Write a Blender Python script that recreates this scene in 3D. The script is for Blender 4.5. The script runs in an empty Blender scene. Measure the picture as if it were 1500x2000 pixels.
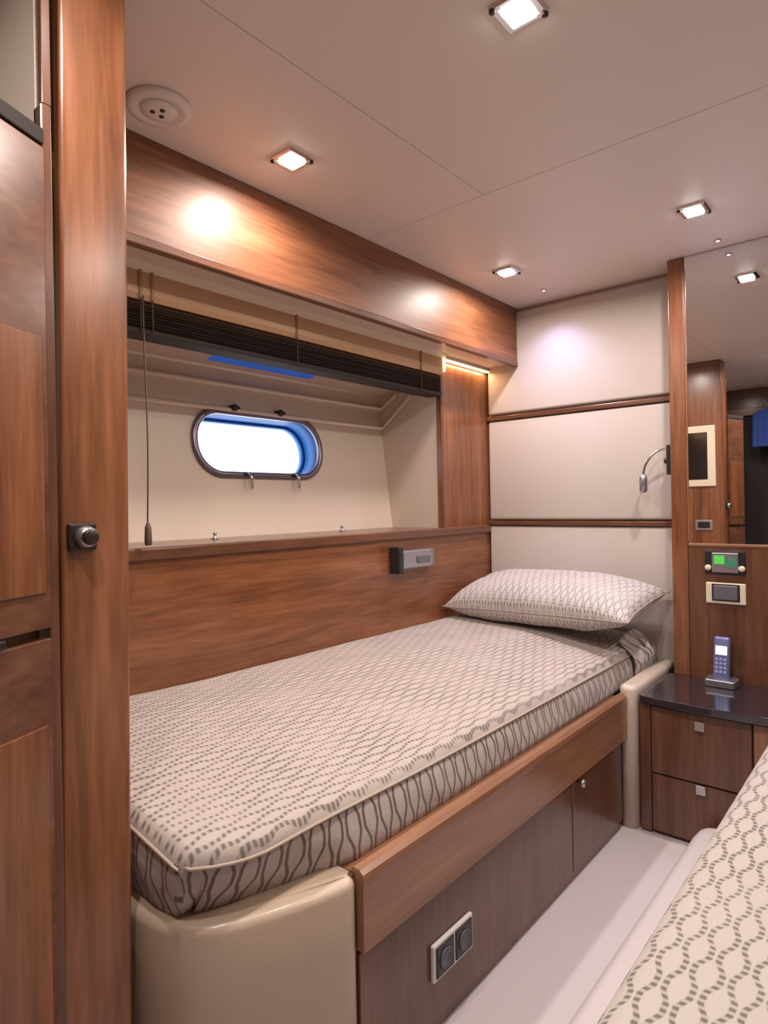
import bpy, bmesh, math, random
from mathutils import Vector, Matrix, noise
C = bpy.context.scene.collection
PI = math.pi
random.seed(4)

# ------------------------------------------------------------------ materials
def new_mat(name):
    m = bpy.data.materials.new(name); m.use_nodes = True
    nt = m.node_tree; nt.nodes.clear()
    out = nt.nodes.new('ShaderNodeOutputMaterial'); b = nt.nodes.new('ShaderNodeBsdfPrincipled')
    nt.links.new(b.outputs[0], out.inputs[0])
    return m, nt, b
def plain(name, col, rough=.5, metal=0., coat=0., bump=0., bscale=200., emit=None, estr=0., vary=0.):
    m, nt, b = new_mat(name)
    b.inputs['Base Color'].default_value = (*col, 1); b.inputs['Roughness'].default_value = rough
    b.inputs['Metallic'].default_value = metal; b.inputs['Coat Weight'].default_value = coat
    b.inputs['Coat Roughness'].default_value = .15
    if emit: b.inputs['Emission Color'].default_value = (*emit, 1); b.inputs['Emission Strength'].default_value = estr
    tc = nt.nodes.new('ShaderNodeTexCoord'); n = nt.nodes.new('ShaderNodeTexNoise')
    n.inputs['Scale'].default_value = bscale; n.inputs['Detail'].default_value = 3
    nt.links.new(tc.outputs['Object'], n.inputs['Vector'])
    if bump:
        bp = nt.nodes.new('ShaderNodeBump'); bp.inputs['Strength'].default_value = bump; bp.inputs['Distance'].default_value = .002
        nt.links.new(n.outputs['Fac'], bp.inputs['Height']); nt.links.new(bp.outputs[0], b.inputs['Normal'])
    if vary:
        n2 = nt.nodes.new('ShaderNodeTexNoise'); n2.inputs['Scale'].default_value = 3; nt.links.new(tc.outputs['Object'], n2.inputs['Vector'])
        r = nt.nodes.new('ShaderNodeValToRGB'); r.color_ramp.elements[0].color = (*[c*(1-vary) for c in col], 1); r.color_ramp.elements[1].color = (*[min(1, c*(1+vary)) for c in col], 1)
        nt.links.new(n2.outputs['Fac'], r.inputs[0]); nt.links.new(r.outputs[0], b.inputs['Base Color'])
    return m
def wood(name, dark, mid, light, axis='z', rough=.3, coat=.35, off=0.):
    m, nt, b = new_mat(name); N = nt.nodes.new; L = nt.links.new
    tc = N('ShaderNodeTexCoord'); mp = N('ShaderNodeMapping')
    s = {'x': (.7, 9, 9), 'y': (9, .7, 9), 'z': (9, 9, .7)}[axis]
    mp.inputs['Scale'].default_value = s; mp.inputs['Location'].default_value = (off, off*1.7, off*.6)
    L(tc.outputs['Object'], mp.inputs[0])
    n1 = N('ShaderNodeTexNoise'); n1.inputs['Scale'].default_value = 1.6; n1.inputs['Detail'].default_value = 6; n1.inputs['Roughness'].default_value = .62; n1.inputs['Distortion'].default_value = .7
    L(mp.outputs[0], n1.inputs['Vector'])
    n2 = N('ShaderNodeTexNoise'); n2.inputs['Scale'].default_value = 9; n2.inputs['Detail'].default_value = 4; n2.inputs['Distortion'].default_value = .3
    L(mp.outputs[0], n2.inputs['Vector'])
    mx = N('ShaderNodeMix'); mx.data_type = 'FLOAT'; mx.inputs[0].default_value = .38
    L(n1.outputs['Fac'], mx.inputs[2]); L(n2.outputs['Fac'], mx.inputs[3])
    r = N('ShaderNodeValToRGB'); e = r.color_ramp.elements
    e[0].position = .34; e[0].color = (*dark, 1); e[1].position = .66; e[1].color = (*light, 1)
    k = e.new(.5); k.color = (*mid, 1)
    L(mx.outputs[0], r.inputs[0]); L(r.outputs[0], b.inputs['Base Color'])
    b.inputs['Roughness'].default_value = rough; b.inputs['Coat Weight'].default_value = coat; b.inputs['Coat Roughness'].default_value = .22
    bp = N('ShaderNodeBump'); bp.inputs['Strength'].default_value = .08; bp.inputs['Distance'].default_value = .001
    L(n2.outputs['Fac'], bp.inputs['Height']); L(bp.outputs[0], b.inputs['Normal'])
    return m
def woods(tag_, dark, mid, light, **k):
    return {a: wood('walnut_%s_%s' % (tag_, a), dark, mid, light, a, **k) for a in 'xyz'}
W = woods('warm', (.115, .038, .0155), (.21, .077, .031), (.315, .125, .057))
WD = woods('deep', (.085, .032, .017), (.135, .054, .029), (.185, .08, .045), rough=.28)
WF = wood('walnut_fascia', (.115, .038, .0155), (.21, .077, .031), (.315, .125, .057), 'x', rough=.5, coat=.16)
WF.node_tree.nodes['Principled BSDF'].inputs['Coat Roughness'].default_value = .36
WP = woods('pale', (.19, .085, .045), (.27, .125, .066), (.34, .17, .095), off=3.)

def fabric(name, cell=.062, wave=.125, amp=.013, thick=.10, dots=.0115, base=(.60, .50, .41), ink=(.085, .055, .035), inkmix=.9, patch=2.2):
    """cream cloth with rows of wavy dotted lines that meet and part, drawn in metres over the UV map"""
    m, nt, b = new_mat(name); N = nt.nodes.new; L = nt.links.new
    uv = N('ShaderNodeUVMap'); uv.uv_map = 'UVMap'; sp = N('ShaderNodeSeparateXYZ')
    # slight hand-drawn wobble
    nz = N('ShaderNodeTexNoise'); nz.inputs['Scale'].default_value = 9; nz.inputs['Detail'].default_value = 1
    L(uv.outputs[0], nz.inputs['Vector'])
    vm = N('ShaderNodeVectorMath'); vm.operation = 'MULTIPLY_ADD'; vm.inputs[1].default_value = (.008, .008, 0)
    L(nz.outputs['Color'], vm.inputs[0]); L(uv.outputs[0], vm.inputs[2]); L(vm.outputs[0], sp.inputs[0])
    def M(op, a, c=None):
        n = N('ShaderNodeMath'); n.operation = op
        for i, v in enumerate((a, c)):
            if v is None: continue
            if isinstance(v, (int, float)): n.inputs[i].default_value = v
            else: L(v, n.inputs[i])
        return n.outputs[0]
    u, v = sp.outputs[0], sp.outputs[1]
    s = M('MULTIPLY', M('MAXIMUM', M('MINIMUM', M('MULTIPLY', M('SINE', M('MULTIPLY', u, 2*PI/wave)), 1.35), 1), -1), amp)
    def dist(x): return M('ABSOLUTE', M('SUBTRACT', M('FRACT', M('DIVIDE', x, cell)), .5))
    d = M('MINIMUM', dist(M('ADD', v, s)), dist(M('ADD', M('SUBTRACT', v, s), cell*.5)))
    line = M('SUBTRACT', 1, M('DIVIDE', d, thick*.5)); line = M('MAXIMUM', line, 0); line = M('MINIMUM', M('MULTIPLY', line, 2.2), 1)
    dt = M('ADD', M('MULTIPLY', M('SINE', M('MULTIPLY', u, 2*PI/(dots or 1))), .5 if dots else 0), .62 if dots else .9); dt = M('MINIMUM', M('MAXIMUM', dt, 0), 1)
    n3 = N('ShaderNodeTexNoise'); n3.inputs['Scale'].default_value = 7; L(uv.outputs[0], n3.inputs['Vector'])
    dt2 = M('MINIMUM', M('MAXIMUM', M('ADD', dt, M('MULTIPLY', M('SUBTRACT', n3.outputs['Fac'], .5), patch)), 0), 1)
    f = M('MULTIPLY', M('MULTIPLY', line, dt2), inkmix)
    mx = N('ShaderNodeMix'); mx.data_type = 'RGBA'; mx.inputs[6].default_value = (*base, 1); mx.inputs[7].default_value = (*ink, 1)
    L(f, mx.inputs[0]); L(mx.outputs[2], b.inputs['Base Color'])
    b.inputs['Roughness'].default_value = .75; b.inputs['Sheen Weight'].default_value = .25
    wv = N('ShaderNodeTexNoise'); wv.inputs['Scale'].default_value = 38; wv.inputs['Detail'].default_value = 3; L(uv.outputs[0], wv.inputs['Vector'])
    bp = N('ShaderNodeBump'); bp.inputs['Strength'].default_value = .35; bp.inputs['Distance'].default_value = .006
    L(wv.outputs['Fac'], bp.inputs['Height']); L(bp.outputs[0], b.inputs['Normal'])
    return m
M = dict(
    ceil=plain('ceiling_vinyl', (.76, .68, .635), .42, bump=.05, bscale=400),
    cream=plain('cream_vinyl', (.66, .555, .46), .45, bump=.06, bscale=300, vary=.03),
    leather=plain('cream_leather', (.58, .455, .345), .38, coat=.2, bump=.15, bscale=120),
    ivory=plain('ivory_fabric', (.56, .495, .455), .8, bump=.3, bscale=500),
    carpet=plain('pale_carpet', (.56, .505, .52), .85, bump=.4, bscale=700, vary=.03),
    chrome=plain('polished_chrome', (.75, .75, .77), .14, 1.),
    steel=plain('brushed_steel', (.42, .42, .46), .3, .85),
    darkmetal=plain('dark_bronze', (.05, .038, .034), .35, .6),
    black=plain('black_plastic', (.018, .018, .022), .35),
    gloss=plain('black_gloss_top', (.022, .017, .026), .07, coat=1.),
    screen=plain('dark_screen', (.012, .009, .01), .12, coat=.5),
    white=plain('white_plastic', (.72, .68, .66), .4),
    creampl=plain('cream_plastic', (.74, .66, .50), .4),
    raildark=plain('dark_bottom_rail', (.035, .024, .022), .8),
    key=plain('phone_key', (.30, .34, .62), .4),
    rimmetal=plain('dark_rim_metal', (.20, .17, .22), .3, .8),
    grey=plain('grey_plastic', (.12, .12, .145), .35),
    bronze=plain('bronze_slat', (.48, .29, .165), .42, .15, coat=.15),
    slat=plain('dark_slat', (.085, .060, .054), .8),
    slat2=plain('brown_slat', (.16, .10, .07), .7),
    tape=plain('tape_cloth', (.30, .19, .085), .6),
    cord=plain('brown_cord', (.10, .06, .045), .6),
    blue=plain('porthole_sky_tint', (.004, .11, .40), .5),  # blue of the sky light painted into the porthole lining colour
    phone=plain('blue_grey_phone', (.16, .19, .38), .3, .3, coat=.4),
    lcd=plain('phone_screen', (.5, .55, .9), .3, emit=(.6, .68, 1), estr=1.2),
    green=plain('green_display', (.05, .3, .05), .3, emit=(.10, .55, .08), estr=.55),
    green2=plain('teal_display', (.03, .12, .07), .3, emit=(.05, .2, .12), estr=.4),
    lamp=plain('lamp_glass', (1, 1, 1), .3, emit=(1, .93, .86), estr=16),
    ledc=plain('cool_led', (1, 1, 1), .3, emit=(.9, .85, 1), estr=9),
    strip=plain('warm_led', (1, .8, .5), .3, emit=(1, .55, .22), estr=3),
    mirror=plain('mirror_glass', (.86, .86, .86), .0, 1.),
    dark=plain('dark_edge_niche_shade', (.018, .011, .009), .7),
    cloth_black=plain('black_cloth', (.010, .009, .010), .9, bump=.3, bscale=60),
    cloth_grey=plain('grey_cloth', (.22, .19, .18), .9, bump=.3, bscale=60),
    cloth_blue=plain('blue_cloth', (.03, .07, .30), .85, bump=.3, bscale=60),
    bezel=plain('satin_bezel', (.55, .52, .50), .25, .8),
)
M['fab_bed'] = fabric('single_bed_cloth', cell=.036, wave=.075, amp=.0025, thick=.26, dots=.0115, base=(.47, .405, .37), ink=(.075, .048, .038), patch=1.4, inkmix=.78)
M['fab_side'] = fabric('single_bed_side_cloth', cell=.044, wave=.105, amp=.0052, thick=.19, dots=0, base=(.47, .405, .37), ink=(.07, .042, .034), patch=.5)
M['fab_dbl'] = fabric('double_bed_cloth', cell=.041, wave=.088, amp=.0047, thick=.23, dots=.0125, base=(.47, .425, .385), ink=(.10, .075, .062), patch=.9)
M['piping'] = plain('piping_cloth', (.42, .34, .28), .7)
M['fab_pil'] = fabric('pillow_cloth', cell=.029, wave=.062, amp=.0034, thick=.22, dots=.0095, base=(.53, .49, .48), inkmix=.75, patch=1.2)
g, gt, gb = new_mat('clear_pane')
gb.inputs['Base Color'].default_value = (.95, .98, 1, 1); gb.inputs['Transmission Weight'].default_value = 1; gb.inputs['Roughness'].default_value = 0; gb.inputs['IOR'].default_value = 1.02
M['glass'] = g
M['pad'] = plain('white_leather', (.60, .545, .54), .45, bump=.1, bscale=120)

# ------------------------------------------------------------------ builders
def link(name, bm, m, parent=None, loc=None, smooth=False, mats=None):
    me = bpy.data.meshes.new(name); bmesh.ops.recalc_face_normals(bm, faces=bm.faces)
    bm.to_mesh(me); bm.free()
    o = bpy.data.objects.new(name, me); C.objects.link(o)
    for k in (mats or [m]): me.materials.append(k)
    if smooth:
        for p in me.polygons: p.use_smooth = True
    base = Vector(loc) if loc else Vector((0, 0, 0))
    if parent:
        o.parent = parent; pl = world_loc(parent)
        me.transform(Matrix.Translation(-pl))
    elif loc:
        me.transform(Matrix.Translation(-base)); o.location = base
    return o
def world_loc(o):
    v = Vector((0, 0, 0))
    while o: v += o.location; o = o.parent
    return v
def thing(name, label, cat, loc=(0, 0, 0), group=None):
    o = bpy.data.objects.new(name, None); C.objects.link(o); o.location = loc; o.empty_display_size = .05
    return tag(o, label, cat, group)
def tag(o, label, cat, group=None):
    o['label'] = label; o['category'] = cat
    if group: o['group'] = group
    return o
def struct(o): o['kind'] = 'structure'; return o
def box_into(bm, a, b, bev=0., seg=2):
    t = bmesh.new()
    vs = [t.verts.new((x, y, z)) for x in (a[0], b[0]) for y in (a[1], b[1]) for z in (a[2], b[2])]
    for f in ((0, 1, 3, 2), (4, 6, 7, 5), (0, 4, 5, 1), (2, 3, 7, 6), (0, 2, 6, 4), (1, 5, 7, 3)): t.faces.new([vs[i] for i in f])
    bmesh.ops.recalc_face_normals(t, faces=t.faces)
    if bev: bmesh.ops.bevel(t, geom=t.edges[:], offset=bev, segments=seg, profile=.5, affect='EDGES')
    me = bpy.data.meshes.new('t'); t.to_mesh(me); t.free(); bm.from_mesh(me); bpy.data.meshes.remove(me)
def box(name, a, b, m, parent=None, bev=.002, seg=2, loc=None):
    bm = bmesh.new(); a2 = [min(p, q) for p, q in zip(a, b)]; b2 = [max(p, q) for p, q in zip(a, b)]
    box_into(bm, a2, b2, bev, seg)
    if loc is None and parent is None: loc = ((a2[0]+b2[0])/2, (a2[1]+b2[1])/2, a2[2])
    return link(name, bm, m, parent, loc, smooth=False)
def prism(name, pts, axis, lo, hi, m, parent=None, bev=0., seg=2, loc=None, smooth=False):
    """extrude a closed outline (pairs in the two other axes, in xyz order) along an axis"""
    bm = bmesh.new()
    def P3(p, t): return {'x': (t, p[0], p[1]), 'y': (p[0], t, p[1]), 'z': (p[0], p[1], t)}[axis]
    A = [bm.verts.new(P3(p, lo)) for p in pts]; B = [bm.verts.new(P3(p, hi)) for p in pts]
    n = len(pts)
    bm.faces.new(A); bm.faces.new(B)
    for i in range(n): bm.faces.new((A[i], A[(i+1) % n], B[(i+1) % n], B[i]))
    bmesh.ops.recalc_face_normals(bm, faces=bm.faces)
    if bev: bmesh.ops.bevel(bm, geom=bm.edges[:], offset=bev, segments=seg, profile=.5, affect='EDGES')
    return link(name, bm, m, parent, loc, smooth)
def tube(name, pts, r, m, parent=None, n=10, closed=False, rs=None):
    bm = bmesh.new(); pts = [Vector(p) for p in pts]; rings = []
    N = len(pts)
    for i, p in enumerate(pts):
        a = pts[i-1] if (i or closed) else p; c = pts[(i+1) % N] if (i < N-1 or closed) else p
        t = (c-a).normalized(); s = t.orthogonal() if i == 0 else (prev - t*prev.dot(t))
        s.normalize(); prev = s; q = t.cross(s); rr = rs[i] if rs else r
        rings.append([bm.verts.new(p+s*math.cos(k*2*PI/n)*rr+q*math.sin(k*2*PI/n)*rr) for k in range(n)])
    for i in range(N if closed else N-1):
        A, B = rings[i], rings[(i+1) % N]
        if closed and i == N-1:
            best = min(range(n), key=lambda k: (A[0].co-B[k].co).length); B = B[best:]+B[:best]
        for k in range(n): bm.faces.new((A[k], A[(k+1) % n], B[(k+1) % n], B[k]))
    if not closed: bm.faces.new(rings[0]); bm.faces.new(rings[-1])
    return link(name, bm, m, parent, None if parent else pts[0], smooth=True)
def lathe(name, prof, c, m, parent=None, n=40, axis=(0, 0, 1), loc=None, smooth=True):
    """profile of (radius, height) pairs turned about an axis through c"""
    bm = bmesh.new(); q = Vector((0, 0, 1)).rotation_difference(Vector(axis)); rings = []
    for r, z in prof:
        if r < 1e-6: rings.append([bm.verts.new(Vector(c)+q @ Vector((0, 0, z)))]); continue
        rings.append([bm.verts.new(Vector(c)+q @ Vector((r*math.cos(k*2*PI/n), r*math.sin(k*2*PI/n), z))) for k in range(n)])
    for A, B in zip(rings, rings[1:]):
        for k in range(n):
            a, b_ = A[k % len(A)], A[(k+1) % len(A)]; c_, d = B[(k+1) % len(B)], B[k % len(B)]
            f = list(dict.fromkeys((a, b_, c_, d)))
            if len(f) > 2: bm.faces.new(f)
    return link(name, bm, m, parent, loc, smooth)
def stadium(hw, hh, n=12, r=None):
    r = r or hh; out = []
    for cx, cy, a0 in ((hw-r, hh-r, 0), (-hw+r, hh-r, 90), (-hw+r, -hh+r, 180), (hw-r, -hh+r, 270)):
        for k in range(n+1):
            a = math.radians(a0+90*k/n); out.append((cx+r*math.cos(a), cy+r*math.sin(a)))
    res = []
    for p in out:
        if not res or (abs(p[0]-res[-1][0])+abs(p[1]-res[-1][1])) > 1e-5: res.append(p)
    if abs(res[0][0]-res[-1][0])+abs(res[0][1]-res[-1][1]) < 1e-5: res.pop()
    return res

ZF, ZC = -1.085, .882          # cabin sole and deckhead, measured from eye height
YH, YP = 1.552, 1.385          # bed-side lining and face of the pelmet
XB, XM, XH = .494, 2.45, 2.60  # foot bulkhead, mirror unit, head wall

# ------------------------------------------------------------------ shell
struct(box('floor', (-1.3, -1.9, ZF-.04), (2.7, 2.0, ZF), M['carpet'], bev=0))
c = struct(box('ceiling', (-1.3, -1.9, ZC+.006), (2.7, 2.0, ZC+.05), M['ceil'], bev=0))
for a, b in (((-1.29, .9415, ZC), (1.5642, 1.99, ZC+.008)), ((-1.29, -1.89, ZC), (1.5642, .9400, ZC+.008)), ((1.5658, -1.89, ZC), (2.69, 1.99, ZC+.008))):
    box('ceiling_panel', a, b, M['ceil'], c, bev=.0008)
struct(box('wall_front', (XH, -1.9, ZF), (2.7, 1.95, ZC+.01), M['cream'], bev=0))
struct(box('wall_right', (-1.3, -1.95, ZF), (2.7, -1.85, ZC+.01), M['cream'], bev=0))
struct(box('wall_back', (-1.35, -1.9, ZF), (-1.25, 2.0, ZC+.01), WD['z'], bev=0))
struct(box('wall_left_lower', (-1.3, YH+.02, ZF), (XH, 1.96, -.12), M['cream'], bev=0))
struct(box('wall_left_back', (-1.3, 1.86, -.12), (XB-.1, 1.96, ZC), M['cream'], bev=0))
# bulkhead at the foot of the bed: leans a hair with the hull
bm = bmesh.new()
for (y0, y1) in ((.951, 1.94),):
    v = []
    for z, dx in ((ZF, -.011), (ZC, .011)):
        for x, y in ((XB-.103, y0), (XB, y0), (XB, y1), (XB-.103, y1)): v.append(bm.verts.new((x+dx, y, z)))
    for f in ((0, 1, 2, 3), (4, 5, 6, 7), (0, 1, 5, 4), (1, 2, 6, 5), (2, 3, 7, 6), (3, 0, 4, 7)): bm.faces.new([v[i] for i in f])
    bmesh.ops.recalc_face_normals(bm, faces=bm.faces)
    bmesh.ops.bevel(bm, geom=[e for e in bm.edges if abs(e.verts[0].co.z-e.verts[1].co.z) > 1], offset=.005, segments=3, profile=.5, affect='EDGES')
struct(link('wall_foot', bm, W['z'], loc=(.44, 1.4, ZF)))

# hull side: tilted cream lining round the porthole
O3 = Vector((0, 1.83, -.1)); U3 = Vector((0, .056, .446)).normalized(); N3 = Vector((0, .446, -.056)).normalized()
def hp(s, t, d): return O3 + Vector((s, 0, 0)) + U3*t + N3*d
SC, TC = 1.497, .333; HW, HH = .290, .113
hole = stadium(HW, HH, 14, r=.108)
x0h, x1h, t0h, t1h = .45, 2.30, -.02, .52
def rect_hit(dx, dy):
    ts = []
    if dx > 1e-9: ts.append((x1h-SC)/dx)
    if dx < -1e-9: ts.append((x0h-SC)/dx)
    if dy > 1e-9: ts.append((t1h-TC)/dy)
    if dy < -1e-9: ts.append((t0h-TC)/dy)
    t = min(ts); return (SC+dx*t, TC+dy*t)
angs = sorted([(math.atan2(p[1], p[0]), p, None) for p in hole] +
              [(math.atan2(cy-TC, cx-SC), None, (cx, cy)) for cx in (x0h, x1h) for cy in (t0h, t1h)], key=lambda q: q[0])
def on_hole(a):   # point of the hole outline seen at angle a
    d = Vector((math.cos(a), math.sin(a))); best = None
    for i in range(len(hole)):
        p, q = Vector(hole[i]), Vector(hole[(i+1) % len(hole)]); e = q-p
        den = d.x*e.y-d.y*e.x
        if abs(den) < 1e-12: continue
        t = (p.x*e.y-p.y*e.x)/den; u = (p.x*d.y-p.y*d.x)/den
        if t > 0 and -1e-6 <= u <= 1+1e-6: best = d*t
    return best
inn, outr = [], []
for a, p, cpt in angs:
    h = Vector(p) if p else on_hole(a); inn.append((SC+h.x, TC+h.y))
    outr.append(cpt if cpt else rect_hit(math.cos(a), math.sin(a)))
bm = bmesh.new(); n = len(inn)
L_ = [[bm.verts.new(hp(s, t, d)) for s, t in P_] for P_, d in ((inn, 0), (outr, 0), (outr, .03), (inn, .03))]
for A, B in zip(L_, L_[1:]+L_[:1]):
    for i in range(n): bm.faces.new((A[i], A[(i+1) % n], B[(i+1) % n], B[i]))
struct(link('wall_left', bm, M['cream'], loc=(1.4, 1.85, -.1)))
# porthole: rim, lining with blue sky light put into its colour, clear pane, four clamps
def loop_tube(name, hw, hh, r, d0, d1, th, m, parent, bev=.004):
    ou, inr = stadium(hw, hh, 16, r), stadium(hw-th, hh-th, 16, r-th); bm = bmesh.new()
    prof = [(ou, d1), (ou, d0+bev), (stadium(hw-bev, hh-bev, 16, r-bev), d0), (stadium(hw-th+bev, hh-th+bev, 16, r-th+bev), d0), (inr, d0+bev), (inr, d1)]
    rg = [[bm.verts.new(hp(SC+p[0], TC+p[1], d)) for p in P_] for P_, d in prof]
    for A, B in zip(rg, rg[1:]+rg[:1]):
        for i in range(len(A)): bm.faces.new((A[i], A[(i+1) % len(A)], B[(i+1) % len(A)], B[i]))
    return link(name, bm, m, parent, smooth=True)
pw = bpy.data.objects.new('window_1', None); C.objects.link(pw); pw.location = hp(SC, TC, 0); struct(pw)
pw['label'] = 'oblong porthole with chrome rim and inner lining painted sky-lit blue'
loop_tube('rim', HW+.012, HH+.012, .118, -.014, .004, .022, M['rimmetal'], pw)
loop_tube('lining', HW-.002, HH-.002, .106, .002, .100, .004, M['blue'], pw, bev=.001)
loop_tube('outer_frame', HW-.004, HH-.004, .104, .082, .104, .012, M['blue'], pw)
bm = bmesh.new(); bm.faces.new([bm.verts.new(hp(SC+p[0], TC+p[1], .09)) for p in stadium(HW-.012, HH-.012, 14, .098)])
link('pane', bm, M['glass'], pw)
for s, t, top in ((1.371, .462, 1), (1.584, .464, 1), (1.41, .203, 0), (1.635, .206, 0)):
    if top:
        lk = lathe('latch', [(0, 0), (.011, 0), (.013, .006), (.013, .02), (.009, .026), (0, .026)], hp(s, t, 0)+Vector((0, -.03, 0)), M['darkmetal'], pw, n=16, axis=(0, 1, 0))
        tube('latch_bar', [hp(s-.018, t, -.012), hp(s+.028, t, -.012)], .007, M['darkmetal'], lk)
    else:
        lk = tube('latch', [hp(s, t+.02, -.022), hp(s+.003, t, -.028), hp(s+.008, t-.035, -.02)], .006, M['bezel'], pw, rs=[.009, .007, .004])
        tube('latch_hinge', [hp(s-.018, t+.018, -.016), hp(s+.018, t+.018, -.016)], .006, M['darkmetal'], lk)

# stepped cream soffit above the porthole, one profile run along the hull
prof = [(1.96, .340), (1.882, .340), (1.880, .362), (1.893, .366), (1.896, .428), (1.886, .432), (1.884, .447), (1.897, .452), (1.899, .492), (1.880, .500), (1.60, .585), (1.50, .632), (YP+.018, .632), (YP+.018, ZC), (1.96, ZC)]
struct(prism('trim_1', prof, 'x', .45, 2.2, M['cream'], loc=(1.4, 1.7, .34)))
struct(box('trim_2', (2.199, YP+.018, .632), (XH, 1.96, ZC), M['cream'], bev=0))
# recess return wall and its small sloping mouldings
struct(prism('trim_3', [(1.575, -.12), (1.96, -.12), (1.96, .64), (1.575, .64)], 'x', 2.2, 2.29, M['cream'], loc=(2.25, 1.7, -.1)))
M['bead'] = plain('lit_edge_piping', (.93, .84, .72), .35, coat=.3)  # whiter than the soffit, painting in the light along its step edges
mould = [((1.876, .351), (1.703, .484)), ((1.881, .440), (1.785, .497))]
for k, (a, b) in enumerate(mould):
    struct(tube('trim_%d' % (4+k), [(XB+.01, a[0], a[1]), (2.192, a[0], a[1]), (2.192, b[0], b[1])], .0085 if k == 0 else .0075, M['bead'], n=12))
struct(tube('trim_20', [(XB+.01, 1.884, .498), (2.192, 1.884, .498)], .006, M['bead'], n=12))
# glowing blue strip on the soffit, standing in for a daylight reflection
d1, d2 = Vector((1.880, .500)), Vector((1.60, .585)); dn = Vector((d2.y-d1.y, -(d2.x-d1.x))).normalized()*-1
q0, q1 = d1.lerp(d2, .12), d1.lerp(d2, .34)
m_, nt_, b_ = new_mat('blue_reflection_glow'); b_.inputs['Base Color'].default_value = (.02, .06, .25, 1); b_.inputs['Roughness'].default_value = .15
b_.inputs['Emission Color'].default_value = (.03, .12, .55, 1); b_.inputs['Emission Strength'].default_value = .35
struct(prism('soffit_blue_glow', [tuple(q0-dn*.002), tuple(q1-dn*.002), tuple(q1+dn*.004), tuple(q0+dn*.004)], 'x', 1.25, 1.72, m_, loc=(1.4, 1.68, .5)))

# pelmet
pel = thing('window_pelmet', 'long glossy walnut pelmet box along the ceiling above the porthole recess', 'pelmet', (1.5, YP, .62))
box('fascia', (XB+.004, YP, .640), (XH-.030, YP+.017, ZC-.001), WF, pel, bev=.002)
box('edge_strip', (XB+.004, YP-.004, .618), (XH-.030, YP+.022, .642), WD['x'], pel, bev=.004)
# wooden end panel of the recess, ledge and bed-side lining
struct(box('trim_6', (2.2, YH, -.105), (XH-.001, YH+.024, .632), W['z'], bev=.003))
struct(box('trim_7', (2.194, YH-.006, -.100), (2.214, YH+.0, .632), WD['z'], bev=.002))
struct(box('trim_8', (XB+.003, YH-.014, -.134), (XH-.001, YH+.31, -.100), WD['x'], bev=.006, seg=3))
struct(box('trim_9', (XB+.003, YH, ZF), (XH-.001, YH+.022, -.134), W['x'], bev=0))
for x, y in ((1.196, 1.744), (1.80, 1.76)):
    tag(lathe('ledge_stud', [(0, 0), (.012, 0), (.012, .004), (.005, .006), (.005, .016), (.008, .02), (0, .024)], (x, y, -.100), M['steel'], loc=(x, y, -.1), n=16),
        'small steel stud on the ledge, ' + ('the left one below the porthole' if x < 1.5 else 'the right one near the recess corner'), 'stud', 'steel studs on the window ledge')
# warm strip light over the end panel
st = thing('strip_light', 'warm glowing strip light at the top of the walnut end panel', 'light', (2.4, YH, .61))
box('housing', (2.215, YH-.022, .618), (2.575, YH-.002, .632), M['bezel'], st, bev=.002)
box('diffuser', (2.22, YH-.020, .611), (2.57, YH-.005, .619), M['strip'], st, bev=.002)
box('diffuser', (2.193, YH-.03, .56), (2.199, YH-.014, .628), M['strip'], st, bev=.001)

# ------------------------------------------------------------------ venetian blind
bl = thing('venetian_blind', 'dark brown venetian blind drawn up under the pelmet with bronze head rail', 'blind', (1.37, 1.56, .45))
prism('head_rail', [(1.535, .642), (1.530, .635), (1.528, .56), (1.533, .545), (1.60, .545), (1.60, .642)], 'x', .60, 2.188, M['bronze'], bl)
box('rail_lip', (.60, 1.524, .630), (2.188, 1.534, .638), M['slat'], bl, bev=.001)
zz = .541
for k in range(9):
    h = .0078
    prism('slat', [(1.532+.002*(k % 2), zz-h*.5), (1.545, zz), (1.592, zz-.001), (1.602, zz-h*.5), (1.592, zz-h+.0005), (1.545, zz-h+.0005)], 'x', .605, 2.184, M['slat2'] if k < 2 else M['slat'], bl)
    zz -= h
box('bottom_rail', (.605, 1.530, zz-.014), (2.184, 1.604, zz), M['raildark'], bl, bev=.004)
for x in (.795, .835, .868, 1.372, 2.035):
    t = box('ladder_tape', (x-.004, 1.5245, .548), (x+.004, 1.5275, .628), M['tape'], bl, bev=.0005)
    t['label'] = 'ochre ladder tape over the head rail'
    tube('cord', [(x, 1.5265, .55), (x, 1.526, zz-.012)], .0018, M['cord'], bl, n=6)
cd = tube('pull_cord', [(.838+.003*math.sin(z*9), 1.515, z) for z in [.55-.02*i for i in range(31)]], .0022, M['cord'], bl, n=6)
lathe('tassel', [(0, 0), (.008, 0), (.0095, .01), (.008, .045), (.004, .056), (0, .06)], (.838, 1.515, -.092), M['cord'], cd, n=14)

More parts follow.
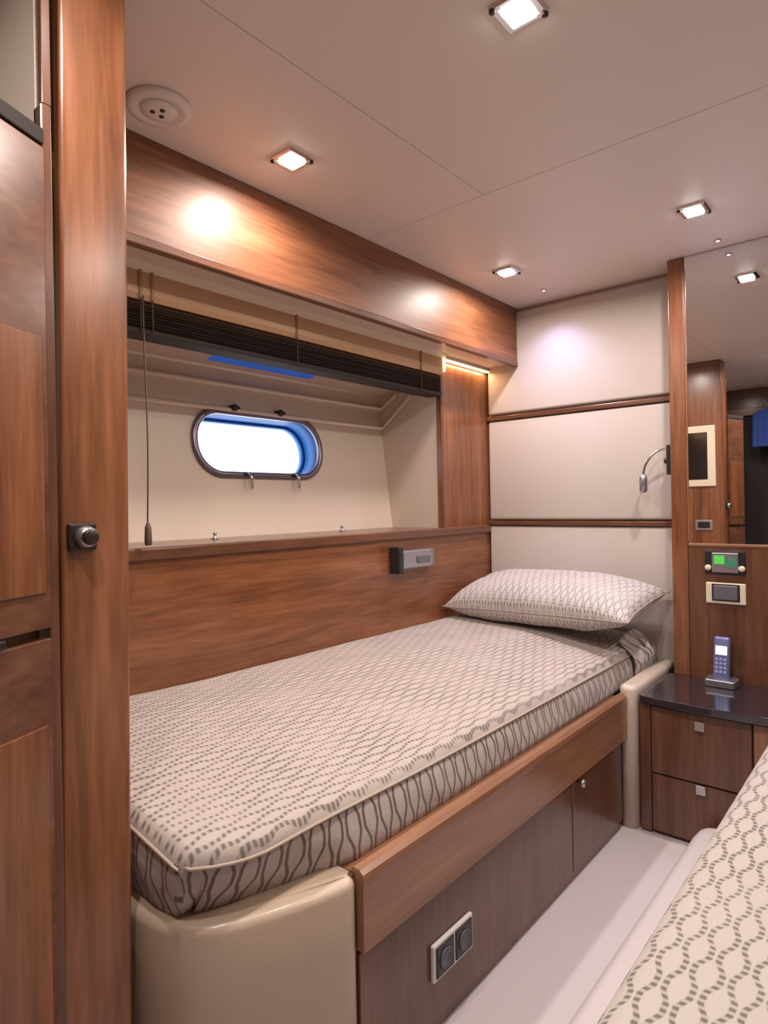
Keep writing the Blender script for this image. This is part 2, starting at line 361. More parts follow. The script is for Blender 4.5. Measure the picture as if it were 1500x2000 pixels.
# ------------------------------------------------------------------ head wall
def soft_panel(name, label, y0, y1, z0, z1, m, pts=None):
    bm = bmesh.new(); box_into(bm, (XH-.028, y0, z0), (XH-.001, y1, z1), .012, 4)
    o = link(name, bm, m, loc=(XH-.001, (y0+y1)/2, z0), smooth=True)
    return tag(o, label, 'wall panel', 'upholstered panels at the bed head')
soft_panel('upholstered_panel', 'ivory fabric wall panel at bed head, topmost, reaching the ceiling', .705, 1.545, .412, .868, M['ivory'])
soft_panel('upholstered_panel', 'ivory fabric wall panel at bed head, middle one behind the reading lamp', .705, 1.545, -.076, .382, M['ivory'])
soft_panel('upholstered_panel', 'ivory fabric wall panel at bed head, lowest, directly behind the pillow', .705, 1.545, -.64, -.104, M['ivory'])
struct(box('trim_10', (XH-.034, .70, .384), (XH-.001, 1.551, .404), WD['y'], bev=.004))
struct(box('trim_11', (XH-.034, .70, -.101), (XH-.001, 1.551, -.081), WD['y'], bev=.004))
# mirror unit that stands proud of the head wall
struct(box('trim_12', (XM, .646, -.64), (XH, .702, ZC-.001), W['z'], bev=.004))
struct(box('wall_mirror_unit', (XM+.012, -1.85, ZF), (XH-.001, .645, ZC-.001), WD['z'], bev=0))
mir = thing('wall_mirror', 'large frameless wall mirror right of the walnut post above the nightstand', 'mirror', (XM+.01, -.2, -.16))
box('glass', (XM+.004, -1.6, -.156), (XM+.012, .644, ZC-.002), M['mirror'], mir, bev=0)
box('edge_strip', (XM+.0, .641, -.15), (XM+.006, .646, ZC-.05), WP['z'], mir, bev=.001)
struct(box('trim_21', (2.11, -1.84, ZF), (XM, .295, -.42), WD['y'], bev=.01))
struct(box('trim_13', (XM, -1.6, -.64), (XM+.013, .645, -.166), WD['z'], bev=.002))
struct(box('trim_14', (XM-.003, -1.6, -.166), (XM+.013, .645, -.156), WP['y'], bev=.002))

# display and switch on the wood under the mirror
th = thing('thermostat', 'small control plate with a green lit display above the switch plate', 'control panel', (XM, .525, -.262))
box('plate', (XM-.007, .462, -.262), (XM-.0, .590, -.180), M['black'], th, bev=.003)
box('body', (XM-.016, .482, -.256), (XM-.006, .566, -.186), M['steel'], th, bev=.003)
box('display', (XM-.0175, .525, -.226), (XM-.0155, .558, -.196), M['green'], th, bev=.0005)
box('display', (XM-.0175, .488, -.236), (XM-.0155, .520, -.206), M['green2'], th, bev=.0005)
for y in (.578, .472):
    lathe('knob', [(0, 0), (.010, 0), (.0105, .009), (.007, .012), (0, .012)], (XM-.006, y, -.24), M['creampl'], th, n=20, axis=(-1, 0, 0))
sw = thing('switch_plate', 'grey rocker switch in a cream frame below the green display', 'light switch', (XM, .525, -.366))
box('frame', (XM-.008, .462, -.366), (XM-.0, .588, -.292), M['creampl'], sw, bev=.004)
box('rocker', (XM-.016, .486, -.352), (XM-.007, .562, -.300), M['grey'], sw, bev=.004)
box('surround', (XM-.010, .480, -.356), (XM-.007, .568, -.296), M['black'], sw, bev=.001)

# reading lamp on the side of the post
rl = thing('reading_lamp', 'slim chrome reading lamp with curved flexible arm beside the mirror post', 'lamp', (2.51, .70, .15))
box('wall_plate', (2.475, .703, .096), (2.535, .724, .208), M['darkmetal'], rl, bev=.004, seg=3)
lathe('switch', [(0, 0), (.012, 0), (.011, .014), (.007, .018), (0, .018)], (2.51, .723, .150), M['darkmetal'], rl, n=18, axis=(0, 1, 0))
arm = []
for k in range(19):
    a = PI*.5*k/18; arm.append((2.51-.02*k/18, .735+.078*math.sin(a), .095+.10*math.cos(a)+0.0))
arm = [(2.51, .718, .192), (2.51, .726, .196)] + arm[1:]
tube('flexible_arm', arm, .005, M['chrome'], rl, n=10)
hd = lathe('lamp_head', [(0, 0), (.009, 0), (.014, .006), (.0145, .055), (.011, .066), (.006, .07), (0, .07)], (2.49, .813, .032), M['steel'], rl, n=24)
lathe('lens', [(0, 0), (.009, 0), (.009, .003), (0, .003)], (2.49, .813, .0285), M['white'], hd, n=20)

# ------------------------------------------------------------------ wall fitting above the bed
wf = thing('wall_fitting', 'grey metal flip-out wall fitting with black mount on walnut lining above bed', 'wall fitting', (1.95, YH, -.22))
box('mount', (1.842, 1.502, -.262), (1.872, YH, -.160), M['black'], wf, bev=.006, seg=3)
prism('arm', [(1.868, 1.506), (2.045, 1.500), (2.085, 1.512), (2.098, 1.532), (2.085, YH-.002), (1.868, YH-.002)], 'z', -.248, -.176, M['steel'], wf, bev=.008, seg=3, smooth=False)
box('button', (1.955, 1.496, -.228), (2.035, 1.506, -.200), M['grey'], wf, bev=.003)

# ------------------------------------------------------------------ door catch on bulkhead end
dc = thing('door_catch', 'small square dark door catch with round chrome knob on the walnut bulkhead edge', 'door catch', (.42, .951, -.04))
box('plate', (.398, .943, -.060), (.440, .9515, -.018), M['darkmetal'], dc, bev=.004, seg=3)
kn = lathe('knob', [(0, 0), (.0155, 0), (.0165, .004), (.015, .014), (.010, .018), (0, .0185)], (.421, .943, -.039), M['steel'], dc, n=28, axis=(0, -1, 0))
lathe('cap', [(0, 0), (.0118, 0), (.0118, .004), (.009, .006), (0, .006)], (.421, .9255, -.039), M['darkmetal'], kn, n=24, axis=(0, -1, 0))

# ------------------------------------------------------------------ angled locker at far left
lk = thing('locker', 'tall walnut locker with angled doors at the left edge behind the bulkhead', 'locker', (.30, .93, ZF))
ang = Vector((-.906, -.423, 0)); nrm = Vector((-.423, .906, 0)); p0 = Vector((.374, .944, 0))
def lbox(name, t0, t1, n0, n1, z0, z1, m, parent, bev=.002):
    bm = bmesh.new(); box_into(bm, (t0, n0, z0), (t1, n1, z1), bev, 2)
    R = Matrix(((ang.x, nrm.x, 0, p0.x), (ang.y, nrm.y, 0, p0.y), (0, 0, 1, 0), (0, 0, 0, 1)))
    bm.transform(R); return link(name, bm, m, parent)
lbox('carcass', .0, .15, .022, .30, ZF, .515, WD['z'], lk)
lbox('top_edge', .0, .152, .0, .30, .522, .545, M['dark'], lk)
for z0, z1, i0, i1 in ((-.165, .518, -.115, .245), (-1.06, -.180, -1.0, -.30)):
    dr = lbox('door', .001, .149, .0, .02, z0, z1, WD['x'], lk)
    lbox('panel', .012, .137, -.003, .001, i0, i1, W['z'], dr, bev=.002)
lbox('latch', .085, .10, -.008, .0, -.178, -.166, M['darkmetal'], lk)
struct(box('trim_15', (.372, .949, ZF), (.3865, .975, .585), WD['z'], bev=.002))
struct(box('trim_16', (.372, .968, .55), (.382, 1.859, ZC-.001), M['cream'], bev=.001))
struct(box('trim_22', (.374, .949, .585), (.3865, .966, .78), WD['z'], bev=.001))
# what the mirror shows behind: a wardrobe niche with hanging clothes
struct(box('trim_17', (-.9, .60, .70), (-.84, 1.85, .88), WD['y'], bev=.003))
struct(box('wall_left_niche_shade', (-.86, .55, ZF), (-.80, 1.85, .70), M['dark'], bev=0))  # near-black colour paints in the shade of an unlit opening
def garment(name, label, cx, y0, y1, z0, z1, m, seed, d=.05):
    bm = bmesh.new(); nx, nz = 26, 20; rows = []
    for side in (1, -1):
        g_ = []
        for j in range(nz+1):
            t = j/nz; z = z1+(z0-z1)*t; sh = min(1, .35+t*3.2); sh = math.sin(min(1, sh)*PI/2)
            g_.append([bm.verts.new((cx+side*d*math.sqrt(max(0, 1-(2*i/nx-1)**4))*(.6+.4*t)+.012*math.sin(i*1.3+seed)*t,
                       (y0+y1)/2+(i/nx-.5)*(y1-y0)*sh*(.92+.08*t), z)) for i in range(nx+1)])
        for j in range(nz):
            for i in range(nx): bm.faces.new((g_[j][i], g_[j][i+1], g_[j+1][i+1], g_[j+1][i]))
        rows.append(g_)
    bmesh.ops.remove_doubles(bm, verts=bm.verts[:], dist=.001)
    r_ = thing(name, label, 'clothing', (cx, (y0+y1)/2, z0)); link('cloth', bm, m, r_, smooth=True)
    ym = (y0+y1)/2
    tube('hanger_hook', [(cx, ym, z1-.01), (cx, ym, z1+.05), (cx, ym+.015, z1+.07), (cx, ym+.03, z1+.055)], .003, M['steel'], r_, n=8)
garment('hanging_coat', 'long black coat hanging in the dark niche, seen in the mirror', -.62, 1.02, 1.27, -.50, .38, M['cloth_black'], 1)
garment('hanging_shirt', 'blue shirt hanging in the dark niche, seen in the mirror', -.66, .78, 1.0, .40, .68, M['cloth_blue'], 3)
garment('hanging_scarf', 'grey cloth hanging in front of the dark niche, seen in the mirror', -.50, 1.04, 1.10, .0, .44, M['cloth_grey'], 5, d=.02)
struct(box('trim_18', (-.80, .60, .66), (-.77, 1.85, .72), WD['y'], bev=.003))

# television and socket on bed side of the foot bulkhead (seen in the mirror)
tv = thing('television', 'small television in a cream frame on the foot wall, seen in the mirror', 'television', (XB, 1.24, .09))
box('frame', (XB-.006, .990, .085), (XB+.013, 1.46, .475), M['creampl'], tv, bev=.006, seg=3)
box('screen', (XB+.0125, 1.036, .130), (XB+.0145, 1.412, .432), M['screen'], tv, bev=.001)
sk = thing('wall_socket', 'wall socket with light frame below the television, seen in the mirror', 'socket', (XB, 1.065, -.19))
box('frame', (XB-.006, 1.012, -.194), (XB+.007, 1.118, -.130), M['bezel'], sk, bev=.004)
box('insert', (XB+.006, 1.030, -.182), (XB+.009, 1.100, -.142), M['black'], sk, bev=.002)
struct(box('trim_19', (XB+.0, .955, ZC-.03), (XB+.03, YP, ZC), WD['y'], bev=.003))

# ------------------------------------------------------------------ single bed
bed = thing('single_bed', 'built-in single bed with walnut base and rail under the porthole', 'bed', (1.45, 1.15, ZF))
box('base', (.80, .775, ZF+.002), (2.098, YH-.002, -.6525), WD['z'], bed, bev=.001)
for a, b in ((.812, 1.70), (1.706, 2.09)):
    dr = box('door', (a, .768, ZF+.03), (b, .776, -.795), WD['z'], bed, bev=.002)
    if a > 1.5: lathe('knob', [(0, 0), (.007, 0), (.007, .008), (.012, .014), (.010, .02), (0, .021)], (1.745, .768, -.812), M['bezel'], dr, n=18, axis=(0, -1, 0))
prism('rail', [(.752, -.785), (.752, -.672), (.750, -.660), (.752, -.648), (.760, -.641), (.776, -.640), (.782, -.648), (.80, -.652), (.80, -.785)], 'x', .807, 2.10, WP['x'], bed)
end = [(.806, .790), (.804, .772), (.790, .762), (.762, .764), (.70, .782), (.635, .806), (.580, .834), (.540, .872), (.514, .93), (.503, 1.02)]
def rounded_column(name, outline, z0, z1, r, m, parent, flat=()):
    """upright pad: outline in plan, top edge rounded; sides listed in flat stay plumb (x or y value)"""
    bm = bmesh.new(); pts = [Vector(p) for p in outline]; N = len(pts)
    area = sum(pts[i-1].x*pts[i].y-pts[i].x*pts[i-1].y for i in range(N)); sg = 1 if area > 0 else -1
    def off(d):
        res = []
        for i in range(N):
            a, b, c_ = pts[i-1], pts[i], pts[(i+1) % N]
            n1 = Vector(((b-a).y, -(b-a).x)).normalized()*sg; n2 = Vector(((c_-b).y, -(c_-b).x)).normalized()*sg
            q = b-(n1+n2).normalized()*d
            for ax, v in flat:
                if abs(b[ax]-v) < 1e-4: q[ax] = v
            res.append(q)
        return res
    lv = [(0, z0), (0, z1-r)]+[(r*(1-math.cos(k*PI/2/6)), z1-r+r*math.sin(k*PI/2/6)) for k in range(1, 7)]
    rg = [[bm.verts.new((p.x, p.y, z)) for p in off(d)] for d, z in lv]
    for A, B in zip(rg, rg[1:]):
        for i in range(N): bm.faces.new((A[i], A[(i+1) % N], B[(i+1) % N], B[i]))
    bmesh.ops.triangulate(bm, faces=[bm.faces.new(rg[0]), bm.faces.new(rg[-1])])
    return link(name, bm, m, parent, smooth=True)
def smooth_outline(p, n=6):
    out = []
    N = len(p)
    for i in range(N-1):
        a, b, c_, d = [Vector(p[max(0, min(N-1, i+k))]) for k in (-1, 0, 1, 2)]
        if (c_-b).length > .3: out.append(tuple(b)); continue
        for k in range(n):
            t = k/n; out.append(tuple(.5*((2*b)+(c_-a)*t+(2*a-5*b+4*c_-d)*t*t+(3*b-a-3*c_+d)*t**3)))
    out.append(p[-1]); return out
co = rounded_column('padded_end', [(.806, YH-.003)]+smooth_outline(end)+[(.503, YH-.003)], ZF+.002, -.651, .016, M['leather'], bed, flat=((0, .806), (1, YH-.003)))
co['label'] = 'cream leather padded foot end with rounded corner'

# ---- mattress sheets
def cushion(name, x0, x1, yf, yb, yfb, ztop, zbot, m, parent, nx=150, ny=56, er=.03, dome=.0, seed=0., wr=.004, zb_fn=None, xb=None, uvaxis='x'):
    """soft slab: top height field, rounded edge, sides that fall to a second outline"""
    bm = bmesh.new(); uvl = bm.loops.layers.uv.new('UVMap'); UV = {}
    def zt(x, y, de):
        z = ztop(x, y)
        e = min(1, de/er); z -= er*(1-math.sqrt(max(0, 1-(1-e)**2)))
        k = noise.noise(Vector((x*4.2+seed, y*5.5, seed)))*wr*1.6+noise.noise(Vector((x*13, y*10+seed, 3)))*wr*.55
        return z+k*min(1, de/.05)
    grid = []
    for i in range(nx+1):
        s = i/nx; s = .5-.5*math.cos(s*PI) if 0 else s; x = x0+(x1-x0)*s; f = yf(x); row = []
        for j in range(ny+1):
            t = j/ny; t = t**1.15; y = f+(yb-f)*t
            de = min(x-x0, x1-x, (y-f), (yb-y)); v = bm.verts.new((x, y, zt(x, y, max(0, de)))); row.append(v); UV[v] = (x, y) if uvaxis == 'x' else (y, x)
        grid.append(row)
    for i in range(nx):
        for j in range(ny):
            fc = bm.faces.new((grid[i][j], grid[i+1][j], grid[i+1][j+1], grid[i][j+1]))
            for l in fc.loops: l[uvl].uv = UV[l.vert]
    loop = [grid[i][0] for i in range(nx+1)]+[grid[nx][j] for j in range(1, ny+1)]+[grid[i][ny] for i in range(nx-1, -1, -1)]+[grid[0][j] for j in range(ny-1, 0, -1)]
    prev = loop; per = 0.; pers = []
    for i, v in enumerate(loop):
        if i: per += (v.co-loop[i-1].co).length
        pers.append(per)
    K = 7; lvl = [(v, 0.) for v in loop]; prevl = loop
    dpt = [0.]*len(loop)
    for k in range(1, K+1):
        t = k/K; cur = []
        for i, v in enumerate(loop):
            top = v.co; bx_, by_ = yfb(top.x, top.y)
            zb = zbot(top.x, top.y) if callable(zbot) else zbot
            p = Vector((top.x+(bx_-top.x)*t, top.y+(by_-top.y)*t, top.z+(zb-top.z)*t))
            out = Vector((top.x-(x0+x1)/2*1.0, top.y-(yf((x0+x1)/2)+yb)/2, 0))
            nrm_ = Vector((0, -1, 0)) if i <= nx else (Vector((1, 0, 0)) if i <= nx+ny else (Vector((0, 1, 0)) if i <= 2*nx+ny else Vector((-1, 0, 0))))
            bul = math.sin(t*PI)*.007+noise.noise(Vector((top.x*11+seed, top.y*11, t*1.5)))*.006*math.sin(t*PI)
            if nrm_.y > .5: bul = 0
            cur.append(bm.verts.new(p+nrm_*bul))
        n_ = len(loop)
        for i in range(n_):
            j = (i+1) % n_
            fc = bm.faces.new((prevl[i], prevl[j], cur[j], cur[i])); fc.material_index = 1
            for l in fc.loops:
                idx, kk = (i if l.vert in (prevl[i], cur[i]) else j), (k if l.vert in (cur[i], cur[j]) else k-1)
                pr = pers[idx] if not (j == 0 and idx == 0) else per
                l[uvl].uv = (kk/K*(loop[idx].co.z-(zbot(loop[idx].co.x, loop[idx].co.y) if callable(zbot) else zbot))*1.0+5.03, pr)
        prevl = cur
    bm.faces.new(prevl)
    edge = [v.co.copy() for v in loop]
    o = link(name, bm, m, parent, loc=None if parent else ((x0+x1)/2, (yf((x0+x1)/2)+yb)/2, zbot if not callable(zbot) else zbot((x0+x1)/2, 0)), smooth=True, mats=[m, M['fab_side']])
    return o, edge
def yf1(x):
    t = min(1, max(0, (.66-x)/.14)); return .815+.055*t*t
def bot1(x, y):      # foot of the side wall: tucked in round the corner
    yy = y; xx = x
    if y < 1.0:
        t = min(1, max(0, (.84-x)/.30)); f = .800+.022*min(1, t*4)+.088*t**1.6
        yy = f if y < yf1(x)+.002 else max(y, f)
        if x < .55: xx = x+.03*min(1, max(0, (1.0-y)/.12))
    return (max(xx, .535) if x < .535 else xx, min(yy, YH-.004))
def zt1(x, y):
    t = (y-.815)/(YH-.815); z = -.540+.062*math.sin(min(1, max(0, t*1.25))*PI/2)
    z += .006*math.exp(-((x-.75)/.2)**2)
    return z
mt, edge = cushion('mattress', .520, 2.555, yf1, YH-.004, bot1, zt1, -.6515, M['fab_bed'], None, er=.022, seed=2.3, wr=.006)
tag(mt, 'slim single mattress in cream cloth with dark wavy dotted lines', 'mattress')
front = [e for e in edge if e.y < 1.3 and (e.y < 1.0 or e.x < .7)]
front = [e for e in edge if (e.y < .9 and e.x < 2.53)]
left = sorted([e for e in edge if e.x < .5205 and .88 < e.y < YH-.03], key=lambda e: -e.y)
pts = [e+Vector((-.002, 0, .001)) for e in left][::2]+[e+Vector((0, -.003, .001)) for e in sorted(front, key=lambda e: e.x)][::2]
pp = tube('piping', pts, .003, M['piping'], mt, n=8)

# gathered corner of the sheet at the head end
bm = bmesh.new(); uvl = bm.loops.layers.uv.new('UVMap'); g_ = []
NX, NY = 40, 18
for i in range(NX+1):
    a = i/NX; row = []
    for j in range(NY+1):
        b = j/NY
        fold = math.sin(a*PI*7+b*2.5)*.012*(1-abs(2*a-1)*.5)*math.sin(min(1, b*1.3)*PI)
        x = 2.30+.24*a-.05*b*math.sin(a*3); y = .850-.055*math.sin(min(1, b*1.6)*PI/2)-fold-.018*math.sin(a*PI)*math.sin(b*PI)
        z = -.515-.125*b+.022*math.sin(a*PI)*(1-b)+fold*.6
        row.append(bm.verts.new((x, y, z)))
    g_.append(row)
for i in range(NX):
    for j in range(NY):
        f = bm.faces.new((g_[i][j], g_[i+1][j], g_[i+1][j+1], g_[i][j+1]))
        for l in f.loops: l[uvl].uv = (l.vert.co.z*1.0, l.vert.co.x)
o = link('sheet_corner', bm, M['fab_side'], mt, smooth=True)
sm = o.modifiers.new('thick', 'SOLIDIFY'); sm.thickness = .004

# ---- pillow
def pillow(name, cx, cy, cz, wy, wx, th, m, rot):
    bm = bmesh.new(); uvl = bm.loops.layers.uv.new('UVMap'); n1, n2 = 64, 40; UV = {}; sheets = []
    R = Matrix.Rotation(rot[2], 4, 'Z') @ Matrix.Rotation(rot[1], 4, 'Y') @ Matrix.Rotation(rot[0], 4, 'X')
    for side in (1, -1):
        gr = []
        for i in range(n1+1):
            u = -1+2*i/n1; row = []
            for j in range(n2+1):
                v = -1+2*j/n2
                pin = 1-.055*(1-abs(v)**2.5)*(abs(u)**6)
                pin2 = 1-.075*(1-abs(u)**2.5)*(abs(v)**6)
                h = max(0, (1-abs(u)**3.6))**.6*max(0, (1-abs(v)**3.0))**.58
                wrk = noise.noise(Vector((u*3, v*3, side*2)))*.006+noise.noise(Vector((u*9, v*7, side)))*.003
                z = side*h*th*.5*((1.02+.12*u) if side > 0 else .8)+wrk*min(1, h*3)
                p = R @ Vector((v*wx*.5*pin2, u*wy*.5*pin, z))+Vector((cx, cy, cz))
                if (abs(u) > .999 or abs(v) > .999) and side < 0: row.append(sheets[0][i][j]); continue
                vv = bm.verts.new(p); row.append(vv); UV[vv] = (v*wx*.5, u*wy*.5)
            gr.append(row)
        sheets.append(gr)
        for i in range(n1):
            for j in range(n2):
                f = bm.faces.new((gr[i][j], gr[i+1][j], gr[i+1][j+1], gr[i][j+1]))
                for l in f.loops: l[uvl].uv = UV[l.vert]
    ring = [sheets[0][i][0].co.copy() for i in range(n1+1)]+[sheets[0][n1][j].co.copy() for j in range(1, n2+1)]+[sheets[0][i][n2].co.copy() for i in range(n1-1, -1, -1)]+[sheets[0][0][j].co.copy() for j in range(n2-1, 0, -1)]
    o = link(name, bm, m, loc=(cx, cy, cz-th*.4), smooth=True)
    tube('piping', ring[::2], .0025, M['piping'], o, n=6, closed=True)
    return o
tag(pillow('pillow', 2.345, 1.135, -.388, .79, .40, .20, M['fab_pil'], (math.radians(-1.5), math.radians(-9), math.radians(-3))),
    'plump pillow with dark wavy lines at the head of the single bed', 'pillow')

# sockets on bed base
so = thing('power_socket', 'double power socket with chrome frame and black inserts on the bed base', 'socket', (1.09, .768, -.97))
box('frame', (1.018, .758, -.968), (1.163, .7685, -.892), M['white'], so, bev=.004, seg=3)
for x in (1.056, 1.125):
    ins = box('insert', (x-.031, .755, -.962+.002), (x+.031, .759, -.898), M['black'], so, bev=.002)
    lathe('outlet', [(0, -.001), (.019, -.001), (.021, .002), (.019, .004), (.017, .001), (0, .001)], (x, .7555, -.930), M['grey'], ins, n=24, axis=(0, -1, 0))

# ------------------------------------------------------------------ padded divider and nightstand
dv = rounded_column('padded_divider', smooth_outline([(2.57, .7245), (2.57, .78), (2.57, .785)], 1)+[(2.14, .785), (2.125, .782), (2.112, .774), (2.106, .764), (2.106, .750), (2.112, .736), (2.125, .727), (2.14, .7245)], ZF+.002, -.614, .018, M['cream'], None)
dv.location = (0, 0, 0); tag(dv, 'narrow cream leather padded divider between single bed and nightstand', 'divider')
ns = thing('nightstand', 'walnut nightstand with black glossy top and two drawers under the mirror', 'nightstand', (2.29, .53, ZF))
tp = [(2.448, .722), (2.13, .722), (2.112, .715), (2.104, .700), (2.098, .60), (2.096, .50), (2.098, .40), (2.104, .312), (2.448, .312)]
prism('top', tp, 'z', -.661, -.637, M['gloss'], ns, bev=.003)
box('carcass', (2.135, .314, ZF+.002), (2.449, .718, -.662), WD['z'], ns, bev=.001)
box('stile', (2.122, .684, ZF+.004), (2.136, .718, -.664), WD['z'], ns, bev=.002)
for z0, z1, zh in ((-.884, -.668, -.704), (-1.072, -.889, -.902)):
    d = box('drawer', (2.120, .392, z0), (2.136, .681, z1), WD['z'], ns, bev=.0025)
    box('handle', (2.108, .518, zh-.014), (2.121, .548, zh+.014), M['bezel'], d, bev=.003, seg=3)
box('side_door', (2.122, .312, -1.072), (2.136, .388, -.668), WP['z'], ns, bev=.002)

ph = thing('cordless_phone', 'blue-grey cordless phone standing in its cradle on the glossy black nightstand top', 'phone', (2.385, .53, -.637))
prism('cradle', [(2.345, .486), (2.352, .480), (2.412, .480), (2.425, .490), (2.425, .566), (2.412, .576), (2.352, .576), (2.345, .570)], 'z', -.6368, -.612, M['steel'], ph, bev=.004, seg=3)
bm = bmesh.new(); box_into(bm, (-.012, -.026, 0), (.012, .026, .150), .009, 4)
bm.transform(Matrix.Translation((2.385, .53, -.622)) @ Matrix.Rotation(math.radians(10), 4, 'Y'))
hs = link('handset', bm, M['phone'], ph, smooth=True)
def onh(name, y0, y1, z0, z1, m, th=.002):
    bm = bmesh.new(); box_into(bm, (-.012-th, y0, z0), (-.0115, y1, z1), .0008, 1)
    bm.transform(Matrix.Translation((2.385, .53, -.622)) @ Matrix.Rotation(math.radians(10), 4, 'Y')); return link(name, bm, m, hs)
onh('screen', -.018, .018, .088, .118, M['lcd'])
for r in range(4):
    for c_ in range(3): onh('key', -.017+c_*.013, -.008+c_*.013, .026+r*.014, .035+r*.014, M['key'], .0015)

# ------------------------------------------------------------------ double bed
db = thing('double_bed', 'low cream base of the double bed in the right foreground', 'bed', (1.5, -.4, ZF))
rounded_column('base', [(.55, -1.5), (2.09, -1.5), (2.09, .49), (2.075, .515), (2.05, .528), (2.0, .532), (.60, .532), (.56, .52), (.55, .50)], ZF+.002, -.985, .03, M['pad'], db)
box('bed_box', (.62, -1.4, -.99), (2.06, .25, -.845), WD['x'], db, bev=.01)
def yf2(x): return -1.35
m2 = None
def bot2(x, y): return (x, y-.012 if y > 0 else y)
def zt2(x, y): return -.597+.006*math.sin((x-.6)*1.2)
# built with its long free edge towards the single bed
bm = bmesh.new(); uvl = bm.loops.layers.uv.new('UVMap'); UV = {}
X0, X1, Y0, Y1 = .60, 2.09, -1.35, .306; nx, ny = 110, 90; er = .045; g_ = []
def edge_profile(de):
    e = min(1, max(0, de)/er); return er*(1-math.sqrt(max(0, 1-(1-e)**2)))
for i in range(nx+1):
    x = X0+(X1-X0)*i/nx; row = []
    for j in range(ny+1):
        t = (j/ny); t = 1-(1-t)**1.6; y = Y0+(Y1-Y0)*t
        de = min(x-X0, X1-x, y-Y0, Y1-y)
        z = -.594-edge_profile(de)+(noise.noise(Vector((x*3.1, y*3.3, 7)))*.007+noise.noise(Vector((x*9, y*8, 2)))*.002)*min(1, de/.06)
        v = bm.verts.new((x, y, z)); row.append(v); UV[v] = (x, y)
    g_.append(row)
for i in range(nx):
    for j in range(ny):
        f = bm.faces.new((g_[i][j], g_[i+1][j], g_[i+1][j+1], g_[i][j+1]))
        for l in f.loops: l[uvl].uv = UV[l.vert]
loop = [g_[i][0] for i in range(nx+1)]+[g_[nx][j] for j in range(1, ny+1)]+[g_[i][ny] for i in range(nx-1, -1, -1)]+[g_[0][j] for j in range(ny-1, 0, -1)]
per = [0]
for i in range(1, len(loop)): per.append(per[-1]+(loop[i].co-loop[i-1].co).length)
prevl = loop; K = 6; base_ = [v.co.copy() for v in loop]
for k in range(1, K+1):
    cur = [bm.verts.new((p.x, p.y, p.z+(-.84-p.z)*k/K)) for p in base_]
    for i in range(len(loop)):
        j = (i+1) % len(loop); f = bm.faces.new((prevl[i], prevl[j], cur[j], cur[i]))
        for l in f.loops:
            idx = i if l.vert in (prevl[i], cur[i]) else j; kk = k if l.vert in (cur[i], cur[j]) else k-1
            l[uvl].uv = (kk/K*.22+3, per[idx])
    prevl = cur
bm.faces.new(prevl)
m2 = tag(link('mattress', bm, M['fab_dbl'], loc=(1.5, -.5, -.84), smooth=True), 'large mattress of the double bed in cream cloth with dark dotted wavy lines', 'mattress')
tube('piping', [(p.x, p.y+.001, p.z-.006) for p in base_[nx+ny:2*nx+ny+1]][::2], .003, M['piping'], m2, n=8)

# ------------------------------------------------------------------ ceiling fittings
def glass_lit(parent, x, y, power, ang_=172, col=(1, .885, .81), r=.03, blend=.9):
    if r < .02:
        l = bpy.data.lights.new('lamp', 'SPOT'); l.energy = power; l.spot_size = math.radians(ang_); l.spot_blend = blend; l.shadow_soft_size = r
    else:
        l = bpy.data.lights.new('lamp', 'AREA'); l.shape = 'SQUARE'; l.size = .046; l.energy = power*.34; l.spread = math.radians(ang_)
    l.color = col
    o = bpy.data.objects.new('bulb', l); C.objects.link(o); o.parent = parent; o.location = (0, 0, -.016)
def downlight(x, y, label, power=22, **k):
    d = thing('ceiling_spotlight', label, 'ceiling light', (x, y, ZC), 'square recessed ceiling spotlights')
    s = .040; bm = bmesh.new()
    # square bezel ring
    def sq(h, z): return [bm.verts.new((x+a*h, y+b*h, ZC+z)) for a, b in ((1, 1), (-1, 1), (-1, -1), (1, -1))]
    rg = [sq(s, 0), sq(s, -.004), sq(s-.003, -.007), sq(s-.013, -.007), sq(s-.016, -.003), sq(s-.016, 0)]
    for A, B in zip(rg, rg[1:]):
        for i in range(4): bm.faces.new((A[i], A[(i+1) % 4], B[(i+1) % 4], B[i]))
    link('bezel', bm, M['chrome'], d)
    box('lens', (x-s+.0155, y-s+.0155, ZC-.014), (x+s-.0155, y+s-.0155, ZC-.001), M['lamp'], d, bev=.003)
    for a, b in ((-.034, .034), (.034, -.034)):
        lathe('clip', [(0, 0), (.006, 0), (.006, -.005), (0, -.006)], (x+a, y+b, ZC-.006), M['darkmetal'], d, n=12)
    glass_lit(d, x, y, power, **k)
downlight(1.02, .535, 'large square ceiling spotlight at the top edge of the photo', 16)
downlight(1.071, 1.201, 'square ceiling spotlight beside the pelmet, nearer the bed foot', 16)
downlight(2.073, .514, 'square ceiling spotlight in front of the mirror', 14)
downlight(2.131, 1.187, 'square ceiling spotlight beside the pelmet, above the pillow end', 14)
downlight(1.05, -.30, 'square ceiling spotlight over the double bed, outside the view', 13)
downlight(2.09, -.30, 'square ceiling spotlight over the double bed head, outside the view', 13)
downlight(.12, .50, 'square ceiling spotlight in the doorway behind the viewer', 12)
downlight(.40, .66, 'square ceiling spotlight close to the walnut bulkhead edge, outside the view', 11)
downlight(-.10, 1.15, 'added square ceiling spotlight, unseen, brightening the nook behind the bulkhead', 5)  # added lamp with no visible fitting, brightens the nook above the locker
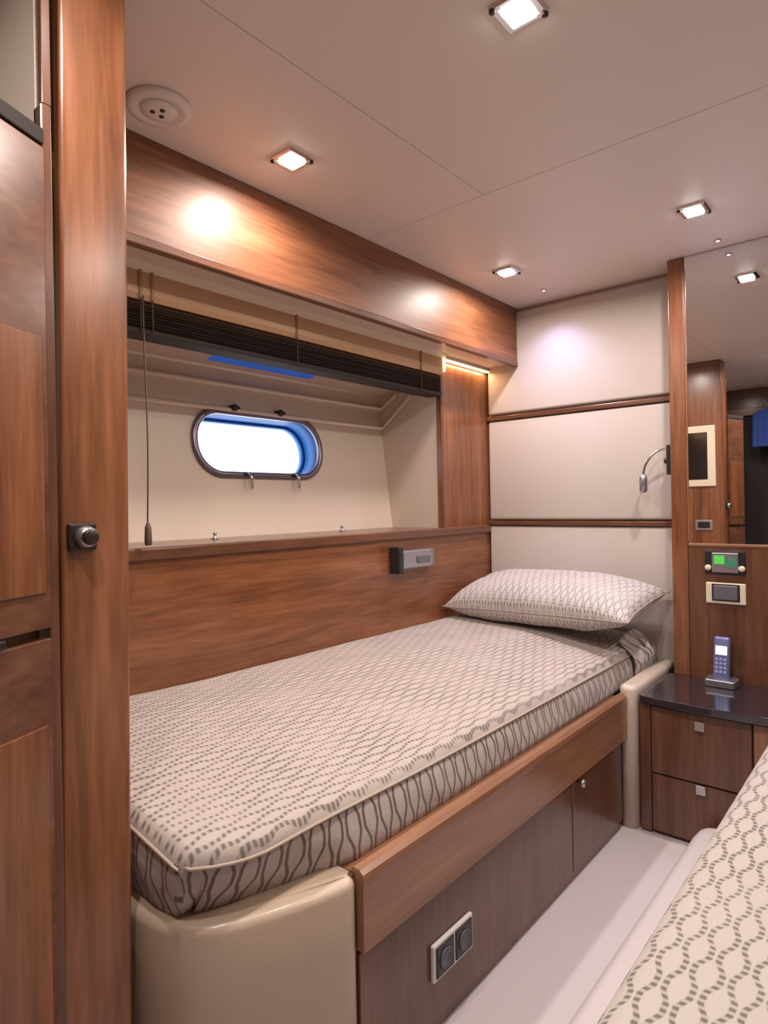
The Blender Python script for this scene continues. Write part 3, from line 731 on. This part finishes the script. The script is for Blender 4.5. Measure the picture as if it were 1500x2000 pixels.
for x, y, lab in ((2.426, 1.18, 'tiny cool white ceiling light above the pillow'), (2.374, .515, 'tiny cool white ceiling light touching the mirror top')):
    d = thing('pin_light', lab, 'ceiling light', (x, y, ZC), 'tiny cool ceiling lights near the head wall')
    lathe('rim', [(0, 0), (.011, 0), (.011, -.003), (.007, -.005), (.007, -.002), (0, -.002)], (x, y, ZC), M['bezel'], d, n=20)
    lathe('lens', [(0, -.002), (.0065, -.002), (.005, -.0045), (0, -.0055)], (x, y, ZC), M['ledc'], d, n=16)
    glass_lit(d, x, y, 6, ang_=120, col=(.52, .48, 1), r=.01)
sp_ = thing('ceiling_speaker', 'round white ceiling speaker with three dark slots near the bulkhead', 'speaker', (.737, 1.256, ZC))
lathe('rim', [(0, 0), (.068, 0), (.070, -.004), (.066, -.011), (.052, -.014), (.046, -.010), (0, -.010)], (.737, 1.256, ZC), M['white'], sp_, n=48)
lathe('centre', [(0, -.010), (.040, -.010), (.038, -.014), (.022, -.016), (0, -.016)], (.737, 1.256, ZC), M['white'], sp_, n=40)
for k in range(3):
    a = 2*PI*k/3+.6; lathe('slot', [(0, -.0155), (.0055, -.0155), (.0055, -.0175), (0, -.0175)], (.737+.013*math.cos(a), 1.256+.013*math.sin(a), ZC), M['black'], sp_, n=12)

# warm glow of the strip light
l = bpy.data.lights.new('strip_glow', 'AREA'); l.shape = 'RECTANGLE'; l.size = .34; l.size_y = .01; l.energy = .5; l.color = (1, .6, .3)
o = bpy.data.objects.new('glow', l); C.objects.link(o); o.parent = st; o.location = (-.005, -.014, -.002)

# daylight outside the porthole
w = bpy.data.worlds.new('World'); bpy.context.scene.world = w; w.use_nodes = True
w.node_tree.nodes['Background'].inputs[0].default_value = (.92, .97, 1, 1); w.node_tree.nodes['Background'].inputs[1].default_value = 3.0

# ------------------------------------------------------------------ camera
A_, R_ = math.atan(1050/1230), math.radians(1.0)
h = Vector((math.sin(A_), -math.cos(A_), 0)); fw = Vector((math.cos(A_), math.sin(A_), 0)); up = Vector((0, 0, 1))
cr = math.cos(R_)*h-math.sin(R_)*up; cu = math.sin(R_)*h+math.cos(R_)*up
cam = bpy.data.cameras.new('camera'); co_ = bpy.data.objects.new('camera', cam); C.objects.link(co_)
mw = Matrix((cr, cu, -fw)).transposed().to_4x4(); co_.matrix_world = mw
cam.sensor_fit = 'VERTICAL'; cam.sensor_height = 36; cam.lens = 1230/2000*36; cam.shift_y = -13/2000; cam.clip_start = .01
bpy.context.scene.camera = co_
sc = bpy.context.scene
sc.view_settings.view_transform = 'Standard'; sc.view_settings.look = 'None'; sc.view_settings.gamma = 1; sc.view_settings.exposure = .4
sc.cycles.use_denoising = True; sc.cycles.max_bounces = 10; sc.cycles.diffuse_bounces = 6
sc.cycles.sample_clamp_indirect = 6
